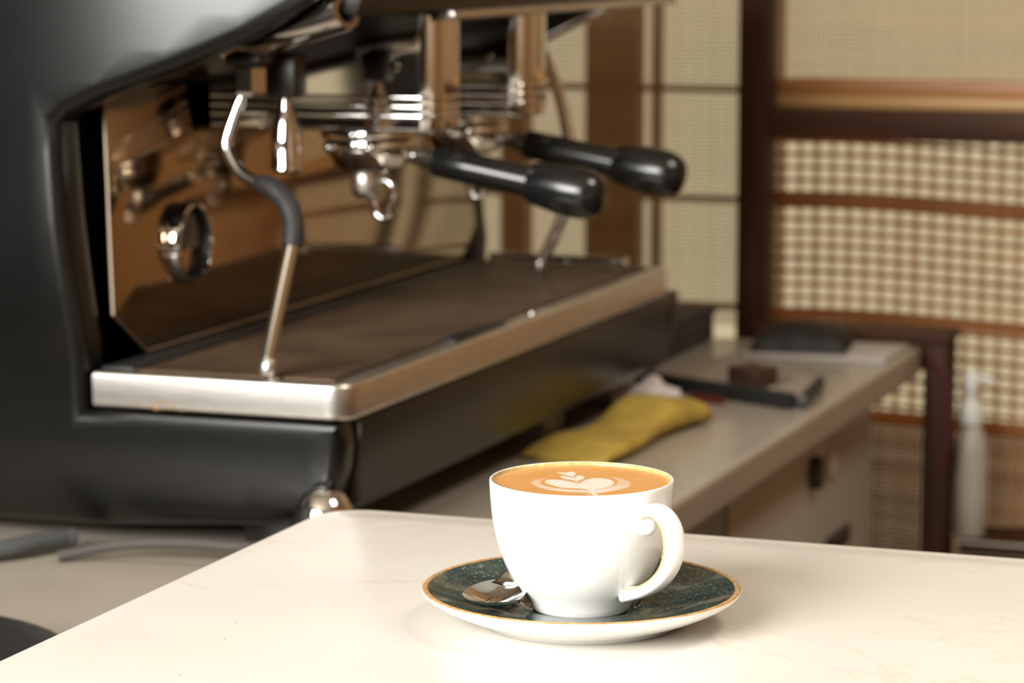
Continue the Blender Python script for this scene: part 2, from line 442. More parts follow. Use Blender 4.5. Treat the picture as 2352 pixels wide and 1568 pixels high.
# upper right blind: fine weave ending in an orange batten with a pale lower edge
t = thing('woven_blind', 'pale fine woven blind above the orange wooden batten, right of the post', 'blind', (0.5, 1.36, BZ + .14))
bm = BM(); weave(bm, -0.078, .36, BZ + .165, BZ + 0.75, 1.36, 0.0047, 0.0047, 0.0012, 0.0011); obj('weave', bm, ['bamboo', 'reed'], t, smooth=False)
bm = BM()
prism(bm, [(-.078, BZ + .152), (.36, BZ + .152), (.36, BZ + .168), (.25, BZ + .169), (.12, BZ + .1725), (.0, BZ + .172), (-.078, BZ + .169)], 'y', 1.353, 1.367, 0.0015)
obj('batten', bm, 'wood_orange', t)
bm = BM(); box(bm, -.078, .36, 1.350, 1.368, BZ + .1375, BZ + .152, 0.003); obj('batten_edge', bm, 'wood_pale', t)
# coarse lower blind, slightly sagging
def sag(x, z):
    t = min(max((x + .03) / .28, 0), 1); t = t * t * (3 - 2 * t)
    return -0.006 * t + 0.003 * math.sin(x * 9 + 1.0) - .001
t = thing('woven_blind', 'coarse woven reed blind with round bright gaps below the dark rail', 'blind', (0.5, 1.37, BZ - .34))
bm = BM(); weave(bm, -0.085, .36, BZ - .205, BZ + .128, 1.372, 0.0191, 0.0148, 0.0066, 0.0046, sag, nseg=40, th=0.0016)
obj('weave', bm, ['bamboo_orange', 'reed_tan'], t, smooth=False)
bm = BM()
weave(bm, -0.085, .36, BZ, BZ, 1.370, 9, 9, 0, 0, sag, solid=[(BZ + .0265, BZ + .042), (BZ - .105, BZ - .0905), (BZ - .219, BZ - .203)], nseg=40, th=0.003)
obj('bamboo_bands', bm, 'bamboo_orange', t, smooth=False)
bm = BM(); weave(bm, -0.085, .36, BZ - .42, BZ - .215, 1.372, 0.006, 0.0052, 0.0032, 0.0038, sag, nseg=20, th=0.0012)
obj('dense_hem', bm, ['bamboo_orange', 'bamboo_orange'], t, smooth=False)

# dark timber frame in front of the blinds
t = thing('timber_frame', 'dark brown upright post with a cross rail to its right, before the blinds', 'wooden frame', (-.07, 1.30, 0))
bm = BM(); box(bm, -.0867, -.0522, 1.285, 1.325, 0, 2.6, 0.002); obj('post', bm, 'wood_dark', t)
bm = BM(); box(bm, -.0522, .62, 1.290, 1.322, BZ + .107, BZ + .141, 0.002); obj('cross_rail', bm, 'wood_dark_h', t)

# ------------------------------------------------------------------ customer counter with rounded corner
def rounded_rect(x0, x1, y0, y1, r, corners=(1, 1, 1, 1), n=10):
    out = []
    for (cx, cy, a0), on in zip(((x0 + r, y0 + r, PI), (x1 - r, y0 + r, 1.5 * PI), (x1 - r, y1 - r, 0), (x0 + r, y1 - r, .5 * PI)), corners):
        if on: out += [(cx + r * math.cos(a0 + k / n * PI / 2), cy + r * math.sin(a0 + k / n * PI / 2)) for k in range(n + 1)]
        else: out.append({PI: (x0, y0), 1.5 * PI: (x1, y0), 0: (x1, y1), .5 * PI: (x0, y1)}[a0])
    return out
TX0, TY1 = 0.1065, -0.2665
t = thing('serving_counter', 'cream stone serving counter in the foreground carrying the coffee cup', 'counter', (0.8, -1.0, 0))
bm = BM(); prism(bm, rounded_rect(TX0, 1.7, -1.35, TY1, 0.03, (0, 0, 0, 1), 14), 'z', BZ - .032, BZ - .0004, 0.004, 4)
prism(bm, rounded_rect(TX0 + .013, 1.69, -1.34, TY1 - .013, 0.022, (0, 0, 0, 1), 14), 'z', BZ - .002, BZ, 0.0005, 2); obj('countertop', bm, 'stone', t, angle=30)
bm = BM(); box(bm, TX0 + .06, 1.66, -1.30, TY1 - .05, 0.0, BZ - .032); obj('counter_base', bm, 'cab_white', t, smooth=False)

# ------------------------------------------------------------------ cup, saucer, spoon, latte
CX, CY = 0.3340, -0.4842
vdir = Vector((co.location.x - CX, co.location.y - CY, 0)).normalized()      # cup -> camera, flat
rdir = Vector((-vdir.y, vdir.x, 0))                                           # image right
cm = 0.01
t = thing('saucer', 'round saucer with dark speckled teal glaze and ochre rim under the cup', 'saucer', (CX, CY, BZ))
prof = [(0, .006), (.022, .0062), (.027, .0066), (.0285, .0082), (.0305, .0090), (.040, .0096), (.050, .0106), (.060, .0131), (.068, .0157), (.0737, .0174),
        (.0752, .0178), (.0764, .0172), (.0767, .0163),
        (.0755, .0148), (.070, .0112), (.060, .0066), (.050, .0032), (.047, .0), (.043, .0), (.041, .0032), (.0, .0035)]
mi = []
for a, b2 in zip(prof, prof[1:]):
    r = (a[0] + b2[0]) / 2; k = len(mi)
    mi.append(0 if k < 9 else (1 if k < 11 else 2))
bm = BM(); lathe(bm, prof, (CX, CY, BZ), seg=160, mi=mi, close=False)
obj('dish', bm, ['teal', 'ochre', 'porcelain'], t, angle=60)

CB = BZ + .0062
t = thing('coffee_cup', 'white porcelain coffee cup with scrolled handle standing on the teal saucer', 'cup', (CX, CY, CB))
outer = [(0, .0022), (.0200, .0022), (.0205, .0), (.0222, .0002), (.0235, .0016), (.0248, .004), (.0266, .0072), (.0293, .0106), (.0324, .0148), (.0348, .0188), (.0368, .0230), (.0390, .0285),
         (.0408, .0350), (.0422, .0415), (.0431, .0480), (.0437, .0545), (.0441, .0605), (.0442, .0628)]
lip = [(.0441, .0636), (.0436, .0640), (.0430, .06385), (.0424, .0630), (.0420, .0612)]
inner = [(.0410, .0480), (.0395, .0380), (.036, .0270), (.030, .0160), (.022, .0080), (.010, .0058), (0, .0055)]
pr = outer + lip + inner
mi = [0] * (len(pr) - 1)
for k in range(len(pr) - 1):
    if pr[k] in (lip[2], lip[3]): mi[k] = 1
bm = BM(); lathe(bm, pr, (CX, CY, CB), seg=128, mi=mi, close=False)
obj('bowl', bm, ['porcelain', 'wear'], t, angle=70)
# handle: ribbon with a scroll at its upper end
phi = math.radians(43)
hd = (vdir * math.cos(phi) + rdir * math.sin(phi)).normalized()
side = Vector((-hd.y, hd.x, 0))
HT = .0640
hp = [(4.62, 1.95), (4.30, 1.78), (4.26, 1.38), (4.52, .98), (5.02, .80), (5.60, .93), (6.10, 1.38), (6.33, 2.05), (6.28, 2.80), (5.92, 3.55), (5.30, 4.20), (4.50, 4.68), (3.75, 4.97), (3.05, 5.12)]
path = catmull([Vector((CX, CY, CB + HT)) + hd * (r * cm) + Vector((0, 0, -h * cm)) for r, h in hp], 8)
rad = lerp_list([(.0038, .0012), (.0042, .0022), (.0046, .0026), (.0048, .0029), (.0050, .0031), (.0051, .0033), (.0052, .0034), (.0052, .0034), (.0051, .0033), (.0050, .0032), (.0049, .0030), (.0047, .0030), (.0046, .0032), (.0046, .0042)], len(path))
bm = BM(); tube(bm, path, rad, seg=24, side=side, scale=0.72)
mrot = Matrix((hd, side, Vector((0, 0, 1)))).transposed()
ellipsoid(bm, Vector((CX, CY, CB + HT)) + hd * .0450 + Vector((0, 0, -.0160)), (.0044, .0050, .0048), 24, 16, mrot)
hnd = obj('handle', bm, 'porcelain', t, angle=60)
# worn line along the handle's inner edge (left edge as seen)
bm = BM()
sgn = 1 if side.dot(rdir) < 0 else -1
ins = []
for i in range(18, len(path) - 3):
    tt = (path[i + 1] - path[i - 1]).normalized(); w = tt.cross(side)
    # inner side of the loop faces its centre
    cen = Vector((CX, CY, CB + HT)) + hd * .052 + Vector((0, 0, -.028))
    if w.dot(cen - path[i]) < 0: w = -w
    ra, rb = rad[i]
    ins.append(path[i] + side * sgn * ra * .87 + w * rb * .80)
tube(bm, ins, .00032, seg=6); obj('worn_edge', bm, 'wear', hnd)

# latte surface with milk art (outlines in picture-like coordinates, x right, y towards viewer)
def art():
    E = {}
    E['heart'] = [(705, 340), (730, 318), (790, 308), (870, 312), (960, 325), (1050, 345), (1110, 368), (1140, 352), (1170, 330), (1240, 300), (1330, 285), (1430, 290), (1510, 312), (1550, 345), (1535, 375), (1480, 405), (1400, 430), (1320, 452), (1290, 470), (1200, 440), (1050, 428), (900, 415), (790, 385), (730, 362)]
    E['ring'] = [(540, 350), (570, 325), (640, 300), (730, 290), (690, 305), (650, 330), (660, 370), (720, 400), (850, 430), (1000, 445), (1150, 452), (1240, 460), (1290, 478), (1340, 450), (1450, 420), (1560, 385), (1600, 345), (1590, 310), (1540, 285), (1470, 270), (1560, 275), (1660, 295), (1740, 330), (1755, 365), (1720, 405), (1600, 445), (1450, 475), (1340, 495), (1300, 500), (1200, 485), (1000, 478), (820, 460), (660, 425), (570, 385)]
    E['stem'] = [(1250, 440), (1310, 440), (1318, 490), (1345, 525), (1305, 522), (1265, 490)]
    E['leaf_a'] = [(1085, 325), (1075, 300), (1085, 265), (1120, 250), (1170, 258), (1190, 275), (1170, 300), (1120, 320), (1095, 345)]
    E['leaf_b'] = [(890, 265), (920, 255), (980, 262), (1040, 280), (1085, 305), (1090, 330), (1040, 315), (960, 300), (910, 285)]
    E['leaf_c'] = [(965, 215), (985, 200), (1030, 196), (1075, 210), (1080, 230), (1060, 250), (1050, 270), (1030, 260), (960, 240), (900, 228), (855, 210), (880, 203), (930, 208)]
    E['vein'] = [(1042, 258), (1058, 262), (1085, 305), (1112, 362), (1098, 356), (1075, 318)]
    E['fleck'] = [(1215, 500), (1245, 498), (1270, 510), (1235, 512)]
    return E
def inside(px, py, poly):
    c = np.zeros(px.shape, bool); n = len(poly)
    for i in range(n):
        x1, y1 = poly[i]; x2, y2 = poly[(i + 1) % n]
        if y1 == y2: continue
        cond = ((y1 > py) != (y2 > py)) & (px < (x2 - x1) * (py - y1) / (y2 - y1) + x1)
        c ^= cond
    return c
NR, NS, LR = 90, 360, 0.0426
RR = np.array([(k / NR) ** 0.9 for k in range(1, NR + 1)])
ang = np.arange(NS) * 2 * PI / NS
gx = np.outer(RR, np.cos(ang)); gy = np.outer(RR, np.sin(ang))
milk = np.zeros(gx.shape)
offs = [(dx * .006, dy * .010) for dx in (-1.5, -.5, .5, 1.5) for dy in (-1.5, -.5, .5, 1.5)]
for nm, poly in art().items():
    poly = [(p.x, p.y) for p in catmull([(a, b2, 0) for a, b2 in poly], 5, True)]
    acc = np.zeros(gx.shape)
    k = 1.0 if nm not in ('ring',) else 1.6
    for dx, dy in offs:
        acc += inside(1155 + 1090 * (gx + dx * k), 337.6 - 237.6 * (gy + dy * k), poly)
    acc /= len(offs)
    if nm == 'ring': acc *= 0.42 + 0.5 * np.clip((-gy - .1) / .5, 0, 1)
    if nm == 'fleck': acc *= .5
    milk = np.maximum(milk, acc)
milk[-5:, :] = np.maximum(milk[-5:, :], np.array([[.05], [.12], [.2], [.25], [.2]]) * (0.4 + 0.6 * (np.sin(ang * 2.0 + 1) > 0))[None, :])
me = bpy.data.meshes.new('latte')
verts = [(CX, CY, CB + .0622)]; vals = [0.0 if not inside(np.array([1155.]), np.array([337.6]), art()['heart'])[0] else 1.0]
for k in range(NR):
    for s in range(NS):
        p = rdir * (gx[k, s] * LR) - vdir * (gy[k, s] * LR)
        hgt = .0622 + (.0003 if RR[k] > .985 else 0)
        verts.append((CX + p.x, CY + p.y, CB + hgt)); vals.append(float(milk[k, s]))
fc = [(0, 1 + s, 1 + (s + 1) % NS) for s in range(NS)]
for k in range(NR - 1):
    a = 1 + k * NS; b2 = a + NS
    fc += [(a + s, b2 + s, b2 + (s + 1) % NS, a + (s + 1) % NS) for s in range(NS)]
me.from_pydata(verts, [], fc); me.update()
ca = me.attributes.new('milk', 'FLOAT', 'POINT'); ca.data.foreach_set('value', vals)
me.materials.append(M['latte'])
lo = bpy.data.objects.new('latte', me); COL.objects.link(lo)
tag(lo, 'golden brown latte with a white heart of milk foam filling the cup', 'coffee')

# teaspoon: bowl left of the cup, handle running back behind it
t = thing('teaspoon', 'small steel teaspoon lying on the saucer, half hidden behind the cup', 'spoon', (CX - .04, CY, BZ + .012))
sp0 = Vector((CX, CY, BZ)) + rdir * (-.0405) + vdir * .0125
sd = (-vdir * .972 + rdir * .235).normalized(); sl = Vector((-sd.y, sd.x, 0))
bm = BM()
NU, NV = 20, 20
def spoon_pt(a, b2, thick=0.0):
    # a along (-1 tip .. 1 neck), b2 across (-1..1)
    wdt = .0148 * math.sqrt(max(0, 1 - a * a)) ** (0.85) * (1 - .10 * a)
    dep = .0058 * (1 - a * a) * (1 - b2 * b2)
    return sp0 + sd * (a * .0205) + sl * (b2 * wdt) + Vector((0, 0, .0178 - dep - thick + .0010 * a))
def grid(thick, flip):
    g = [[bm.verts.new(spoon_pt(-.999 + 1.998 * i / NU, -1 + 2 * j / NV, thick)) for j in range(NV + 1)] for i in range(NU + 1)]
    for i in range(NU):
        for j in range(NV): bm.faces.new((g[i][j], g[i + 1][j], g[i + 1][j + 1], g[i][j + 1]))
    return g
g1 = grid(0, False); g2 = grid(.0011, True)
loop = lambda g: [g[i][0] for i in range(NU + 1)] + [g[NU][j] for j in range(1, NV + 1)] + [g[i][NV] for i in range(NU - 1, -1, -1)] + [g[0][j] for j in range(NV - 1, 0, -1)]
A, Bv = loop(g1), loop(g2)
for i in range(len(A)): bm.faces.new((A[i], A[(i + 1) % len(A)], Bv[(i + 1) % len(A)], Bv[i]))
obj('bowl', bm, 'chrome', t, angle=70)
bm = BM()
hp = [sp0 + sd * .0165 + Vector((0, 0, .0178)), sp0 + sd * .0205 + Vector((0, 0, .0188)), sp0 + sd * .026 + Vector((0, 0, .0215)), sp0 + sd * .036 + Vector((0, 0, .0238)), sp0 + sd * .060 + Vector((0, 0, .0232)), sp0 + sd * .092 + Vector((0, 0, .0205))]
pp = catmull(hp, 8); tube(bm, pp, lerp_list([(.0075, .0007), (.0052, .0009), (.0030, .0013), (.0025, .0012), (.0030, .0011), (.0048, .0009)], len(pp)), seg=16, side=sl)
obj('spoon_handle', bm, 'chrome', t, angle=70)

# ------------------------------------------------------------------ back counter under the machine
bm = BM()
box(bm, -.95, .145, -.255, 1.185, BZ - .134, BZ - .102, 0.0, mi=0)
o = obj('worktop', bm, ['laminate', 'laminate_edge'], smooth=False)
for f in o.data.polygons:
    if f.normal.x > .9 or abs(f.normal.y) > .9: f.material_index = 1
bv = o.modifiers.new('bevel', 'BEVEL'); bv.width = 0.005; bv.segments = 3; bv.harden_normals = False
tag(o, 'long cream laminate worktop with beige edging, the espresso machine standing on it', 'worktop')
wt = BZ - .102
def cabinet(y0, y1, mat, label, knob=False):
    t = thing('base_cabinet', label, 'cabinet', (-.4, (y0 + y1) / 2, 0))
    bm = BM(); box(bm, -.94, .080, y0, y1, .0, BZ - .1345); obj('carcass', bm, mat, t, smooth=False)
    bm = BM(); box(bm, .0805, .098, y0 + .004, y1 - .004, .08, BZ - .165, .0025); d = obj('door', bm, mat, t)
    return t, d
t, d = cabinet(-.25, .17, 'cab_grey', 'grey base cabinet hidden behind the serving counter, nearest the camera')
t, d = cabinet(.175, .605, 'cab_grey', 'blue grey base cabinet under the worktop just right of the cup')
t, d = cabinet(.61, 1.17, 'cab_white', 'off white base cabinet at the far worktop end with a dark latch')
bm = BM(); lathe(bm, [(.0, 0), (.0105, 0), (.0115, .004), (.010, .012), (.0, .0145)], (.098, .905, BZ - .190), (1, 0, 0), 20)
bmesh.ops.scale(bm, vec=(1, 1, 1.5), verts=bm.verts[:], space=Matrix.Translation((-.098, -.905, -(BZ - .190))))
k = obj('latch', bm, 'dark_metal', d); k['label'] = 'dark oval latch'
bm = BM(); lathe(bm, [(0, 0), (.013, 0), (.014, .003), (.011, .005), (0, .0055)], (.098, .985, BZ - .196), (1, 0, 0), 24)
k = obj('keyhole_plate', bm, 'white_plastic', d); k['label'] = 'pale round plate'
bm = BM(); box(bm, .098, .104, .965, 1.055, BZ - .288, BZ - .268, .003); k = obj('handle', bm, 'dark_metal', d); k['label'] = 'dark low handle'

# ------------------------------------------------------------------ espresso machine
t = thing('espresso_machine', 'large black and chrome two group espresso machine standing on the cream worktop', 'espresso machine', (-.2, .37, wt))
EM = t
def bulge(v, w):
    up = min(max((w - .02) / .14, 0.0), 1.0)
    k = .04 + .68 * up                      # the sheet is crowned from front to back
    y = k * (v + .19) ** 2 - k * .185 ** 2 * (1 - .55 * up)
    y += .16 * max(0.0, w - .05) ** 2
    y += 3.2 * max(0.0, -.028 - w) ** 2
    return min(y, .16)
outl = [(-.006, -.003), (-.0035, -.018), (-.005, -.035), (-.010, -.052), (-.022, -.068), (-.06, -.078), (-.20, -.088), (-.62, -.092), (-.62, .40), (-.01, .40), (-.012, .32),
        (-.0276, .2848), (-.073, .258), (-.126, .2352), (-.1766, .2174), (-.206, .2045), (-.2135, .198), (-.2128, .18), (-.209, .132), (-.2035, .085), (-.198, .04), (-.1985, -.003)]
def side_panel(y_out, y_in, name, mat, curve, mirror=False):
    bm = BM()
    prism(bm, outl, 'y', y_out, y_in, 0.011, 5)
    for k in range(1, 24):
        bmesh.ops.bisect_plane(bm, geom=bm.verts[:] + bm.edges[:] + bm.faces[:], plane_co=(-.60 + k * .026, 0, 0), plane_no=(1, 0, 0), dist=1e-6)
    for k in range(1, 21):
        bmesh.ops.bisect_plane(bm, geom=bm.verts[:] + bm.edges[:] + bm.faces[:], plane_co=(0, 0, -.092 + k * .0245), plane_no=(0, 0, 1), dist=1e-6)
    for v in bm.verts:
        if v.co.x > -.192 and -.017 < v.co.z < 0 and abs(v.co.y - y_out) < .0115: v.co.y = y_out + (v.co.y - y_out) * .18   # nearly square edge under the tray
        f = (v.co.y - y_in) / (y_out - y_in)
        v.co.y += bulge(v.co.x, v.co.z) * (1 if not mirror else -1) * max(0.0, min(1.0, f)) if curve else 0
        v.co.z += BZ
    return obj(name, bm, mat, EM, angle=35)
side_panel(-.002, .031, 'side_panel', 'black_paint', True)
side_panel(.800, .765, 'side_panel', 'dark_plum', True, True)
# body
bm = BM()
box(bm, -.52, -.224, .032, .763, BZ - .068, BZ + .40, .004)
obj('body_shell', bm, 'black_paint', EM)
bm = BM()
prism(bm, [(-.52, BZ - .070), (-.012, BZ - .070), (-.004, BZ - .06), (-.003, BZ - .003), (-.52, BZ - .003)], 'y', .033, .762, .002)
obj('front_fascia', bm, 'dark_housing', EM)
bm = BM()
prism(bm, [(-.30, BZ + .212), (-.203, BZ + .222), (-.10, BZ + .262), (-.05, BZ + .274), (-.004, BZ + .2737), (.0, BZ + .285), (-.02, BZ + .40), (-.30, BZ + .40)], 'y', .033, .763, .003)
obj('upper_housing', bm, 'dark_housing', EM)
bm = BM(); prism(bm, [(-.012, BZ + .2665), (-.001, BZ + .2665), (.002, BZ + .2685), (.002, BZ + .2715), (-.001, BZ + .2735), (-.012, BZ + .2735)], 'y', .20, .763, .001)
obj('trim_strip', bm, 'steel', EM)
# backsplash with cut lower corners, its top leaning slightly back
TILT = lambda z: -.090 * (z - BZ - .030)
bm = BM()
pts = [(.031, .1985), (.0335, .0600), (.0795, .0282), (.752, .0300), (.757, .030), (.757, .215), (.20, .215), (.031, .2)]
pts = [(.053, .218), (.0345, .0600), (.0795, .0282), (.716, .0300), (.757, .055), (.757, .218)]
prism(bm, [(a, BZ + b2) for a, b2 in pts], 'x', -.1955, -.193, .0006, 2)
for v in bm.verts: v.co.x += TILT(v.co.z)
bs = obj('backsplash', bm, 'mirror_steel', EM)
bm = BM(); tube(bm, [P(.0505, -.1925 + TILT(BZ + .2), .2), P(.0345, -.1925 + TILT(BZ + .06), .0600), P(.0795, -.1925, .0282), P(.716, -.1925, .0300)], .0011, seg=8); obj('edge_bead', bm, 'steel_edge', bs)
# pressure gauge
gc = P(.1545, -.2010, .1000)
bm = BM(); lathe(bm, [(.0235, 0), (.0300, 0), (.0315, .004), (.0312, .009), (.0295, .012), (.0275, .0125), (.0262, .011), (.0252, .001)], gc, (1, 0, 0), 48, close=False, mi=[0, 0, 0, 0, 0, 0, 1]); g = obj('pressure_gauge', bm, ['chrome', 'black_plastic'], EM)
bm = BM(); lathe(bm, [(0, .0022), (.0255, .0022)], gc, (1, 0, 0), 40, close=False); obj('dial', bm, 'dial', g)
bm = BM(); tube(bm, [Vector(gc) + Vector((.0042, -.004, -.006)), Vector(gc) + Vector((.0042, .006, .013))], .0007, 6); obj('needle', bm, 'black_plastic', g)
# drip tray
bm = BM()
prism(bm, rounded_rect(-.194, .0015, .0, .752, .018, (0, 1, 1, 0), 8), 'z', BZ - .001, BZ + .0245, .0035, 4)
tr = obj('drip_tray', bm, 'steel', EM, angle=30)
bm = BM()
gx0, gx1, gy0, gy1 = -.166, -.014, .014, .735
box(bm, gx0, gx1, gy0, gy1, BZ + .0245, BZ + .0253)
n = 86
for k in range(n):
    y = gy0 + (gy1 - gy0) * (k + .5) / n
    box(bm, gx0 + .004, gx1 - .004, y - .0022, y + .0022, BZ + .0253, BZ + .0260)
tb = BM(); box(tb, -.193, -.168, .012, .738, BZ + .0245, BZ + .0265, .0008); obj('rear_channel', tb, 'black_plastic', tr)
gr = obj('grill', bm, 'grill', tr, smooth=False)
bm = BM(); box(bm, -.020, -.006, .22, .33, BZ + .0247, BZ + .0262, .0005); k = obj('slot', bm, 'black_plastic', gr); k['label'] = 'dark slot near the tray edge'
for y, x in ((.008, -.058), (.40, -.009), (.742, -.1)):
    bm = BM(); lathe(bm, [(.0045, 0), (.0045, .0015), (.003, .0028), (0, .0032)], (x, y, BZ + .0243), seg=16); obj('screw', bm, 'chrome', tr)
bm = BM(); tube(bm, [P(.744, -.175, .029), P(.744, -.04, .029)], .004, 10); obj('end_bar', bm, 'chrome', tr)
# coffee drips dried on the near side of the tray
bm = BM()
for k in range(11):
    v = random.gauss(-.150, .011); w = .0008 + abs(random.gauss(0, .0022)); r = random.uniform(.0006, .0017)
    lathe(bm, [(r, 0), (r * .7, .0003), (0, .0004)], (v, -.0, BZ + w), (0, -1, 0), 10)
obj('coffee_stain', bm, 'stain', tr)
# group covers: chrome shrouds with ribs, and the brew heads under them
def plan(x0, x1, y0, y1, r, n=8): return rounded_rect(x0, x1, y0, y1, r, (0, 1, 1, 0), n)
def group(y0, y1):
    bm = BM(); prism(bm, plan(-.197, -.013, y0, y1, .017), 'z', BZ + .1830, BZ + .272, .003, 4)
    g = obj('group_cover', bm, 'chrome', EM, angle=30)
    for w in (.2085, .2015, .1945):
        bm = BM(); prism(bm, plan(-.197, -.0118, y0 - .0012, y1 + .0012, .0182), 'z', BZ + w - .0018, BZ + w + .0018, .0012, 3)
        obj('rib', bm, 'chrome', g, angle=30)
    ym = (y0 + y1) / 2
    bm = BM(); lathe(bm, [(.030, .1835), (.037, .1830), (.038, .180), (.037, .1765), (.030, .176)], (-.079, ym, BZ), seg=48); obj('brew_head', bm, 'chrome', g)
    bm = BM(); lathe(bm, [(.004, 0), (.0035, .0015), (0, .002)], (-.045, y0 - .0, BZ + .232), (0, -1, 0), 14); obj('screw', bm, 'chrome', g)
group(.200, .262); group(.395, .457)
# steam wand by the near end
bm = BM(); lathe(bm, [(0, 0), (.0108, 0), (.012, .002), (.012, .019), (.0108, .021), (0, .021)], P(.068, -.1010, .2165), (0, 0, 1), 6)
sw = obj('steam_wand', bm, 'chrome', EM, angle=25)
wp = [P(.07, -.1085, .2160), P(.07, -.1110, .2100), P(.067, -.1180, .1890), P(.065, -.1182, .1780), P(.060, -.1060, .1625), P(.055, -.0870, .1545), P(.050, -.0727, .1500)]
bm = BM(); q = catmull(wp, 8); tube(bm, q, lerp_list([.0028, .0042, .0046, .0046, .0046, .0046, .0046], len(q)), 16); obj('wand_tube', bm, 'chrome', sw)
bm = BM(); q = catmull([P(.056, -.090, .1560), P(.052, -.078, .1530), P(.048, -.0650, .1430), P(.045, -.0585, .1300), P(.040, -.0570, .1140)], 8)
tube(bm, q, lerp_list([.0054, .0072, .0076, .0072, .0078, .0072, .0078, .0074], len(q)), 18); k = obj('rubber_grip', bm, 'black_rubber', sw); k['label'] = 'black rubber grip sleeve'
bm = BM(); tube(bm, [P(.041, -.0572, .118), P(.022, -.0597, .0748), P(.006, -.0616, .0390)], .0048, 16); obj('lower_tube', bm, 'chrome', sw)
bm = BM(); lathe(bm, [(0, 0), (.0035, .0004), (.0055, .003), (.0060, .007), (.0052, .012), (.0046, .013)], P(.0045, -.0618, .0272), (Vector(P(.022, -.0597, .0748)) - Vector(P(.0045, -.0618, .0272))), 18); obj('wand_tip', bm, 'steel', sw)
# steam tap: slanting chrome barrel with an open bore, running up to the front
bm = BM()
a = Vector(P(.075, -.121, .2475)); b2 = Vector(P(.030, -.010, .2765)); ax = (b2 - a)
ln = ax.length
lathe(bm, [(0, 0), (.010, 0), (.0115, .003), (.0115, .03), (.0125, .034), (.0128, ln - .004), (.0118, ln), (.0080, ln), (.0076, ln - .02), (0, ln - .02)], a, ax, 40, mi=[0] * 7 + [1, 1])
o = obj('steam_tap', bm, ['chrome', 'black_plastic'], EM, angle=35)
bm = BM(); box(bm, -.116, -.088, .056, .084, BZ + .2376, BZ + .246, .003); obj('tap_bracket', bm, 'dark_housing', EM)
# hot water spout
bm = BM(); box(bm, -.103, -.079, .095, .118, BZ + .2135, BZ + .245, .003); hs = obj('hot_water_spout', bm, 'dark_housing', EM)
bm = BM(); lathe(bm, [(.0, .0), (.0095, 0), (.0112, .002), (.0112, .0045), (.0104, .006), (.0104, .021), (.0098, .027), (.006, .043), (.0042, .047), (.0045, .050), (.0032, .053), (.0030, .058)], P(.105, -.0915, .1590), seg=30)
obj('nozzle', bm, 'chrome', hs)
# far steam wand
bm = BM(); q = catmull([P(.66, -.098, .236), P(.66, -.060, .255), P(.66, -.022, .274)], 6); tube(bm, q, .0065, 14); fw = obj('steam_wand', bm, 'chrome', EM)
bm = BM(); q = catmull([P(.66, -.097, .232), P(.66, -.075, .18), P(.66, -.066, .12), P(.66, -.0747, .0761), P(.655, -.092, .036)], 8); tube(bm, q, .0055, 14); obj('lower_tube', bm, 'chrome', fw)
bm = BM(); lathe(bm, [(.0, 0), (.005, .001), (.0062, .006), (.0055, .010)], P(.654, -.0945, .0272), (.1, .02, .4), 14); obj('wand_tip', bm, 'steel', fw)
# feet
for (x, y) in ((-.0125, -.010), (-.42, .012 + .05), (-.11, .70), (-.42, .70)):
    bm = BM(); lathe(bm, [(0, 0), (.018, 0), (.0210, .002), (.0222, .016), (.0218, .028), (.0200, .043), (.014, .053), (.006, .0572), (0, .058)], (x, y, wt), seg=40)
    obj('foot', bm, 'chrome', EM, angle=50)

# ------------------------------------------------------------------ portafilters
def portafilter(label):
    y = .231
    t = thing('portafilter', label, 'portafilter', P(y, -.079, .15))
    bm = BM(); lathe(bm, [(.030, .1755), (.0345, .1750), (.0352, .172), (.0345, .1665), (.031, .1630), (.028, .1560), (.022, .1520), (0, .1515)], (-.079, y, BZ), seg=48); bk = obj('basket_holder', bm, 'chrome', t, angle=50)
    for a in (-2.2, -1.2, .9):
        bm = BM(); ellipsoid(bm, (-.079 + .035 * math.cos(a), y + .035 * math.sin(a), BZ + .1705), (.005, .005, .004), 12, 8); obj('lug', bm, 'chrome', bk)
    bm = BM(); lathe(bm, [(0, .1300), (.007, .1302), (.0105, .1335), (.0115, .138), (.0115, .1475), (.0095, .1525)], (-.083, y, BZ), seg=28); sp = obj('spout_block', bm, 'steel', t, angle=50)
    bm = BM(); q = catmull([P(y, -.0775, .136), P(y, -.0768, .126), P(y, -.0742, .1185), P(y, -.0690, .1155), P(y, -.0640, .1185), P(y, -.0615, .126), P(y, -.0605, .136), P(y, -.0640, .143), P(y, -.073, .144)], 8)
    tube(bm, q, .0030, 12); obj('spout', bm, 'chrome', sp)
    # handle
    a = Vector(P(y, -.0475, .1640)); b2 = Vector(P(y, .107, .1362)); ax = (b2 - a); ln = ax.length
    bm = BM(); lathe(bm, [(.0045, -.003), (.0055, 0), (.0060, .004), (.0072, .016), (.0085, .0225), (.0085, .026)], a, ax, 28); obj('neck', bm, 'chrome', t, angle=50)
    bm = BM()
    lathe(bm, [(0, .0215), (.0105, .0215), (.0117, .0235), (.0120, .050), (.0117, .080), (.0118, .0985), (.0140, .0992), (.0156, .102), (.0174, .112), (.0189, .124), (.0194, .135), (.0187, .144), (.0164, .1515), (.0118, .1562), (.0056, .1582), (0, .1586)], a, ax, 40)
    obj('handle', bm, 'black_gloss', t, angle=40)
    return t
pf = portafilter('nearer portafilter with black handle and chrome double spout, under the near group')
def copy_tree(o, parent=None):
    c = o.copy(); COL.objects.link(c)
    if parent is not None:
        inv = o.matrix_parent_inverse.copy(); c.parent = parent; c.matrix_parent_inverse = inv
    for ch in list(o.children): copy_tree(ch, c)
    return c
p2 = copy_tree(pf); p2.location = Vector(pf.location) + Vector((.002, .195, -.0006)); p2.rotation_euler = (0, 0, math.radians(1.0))
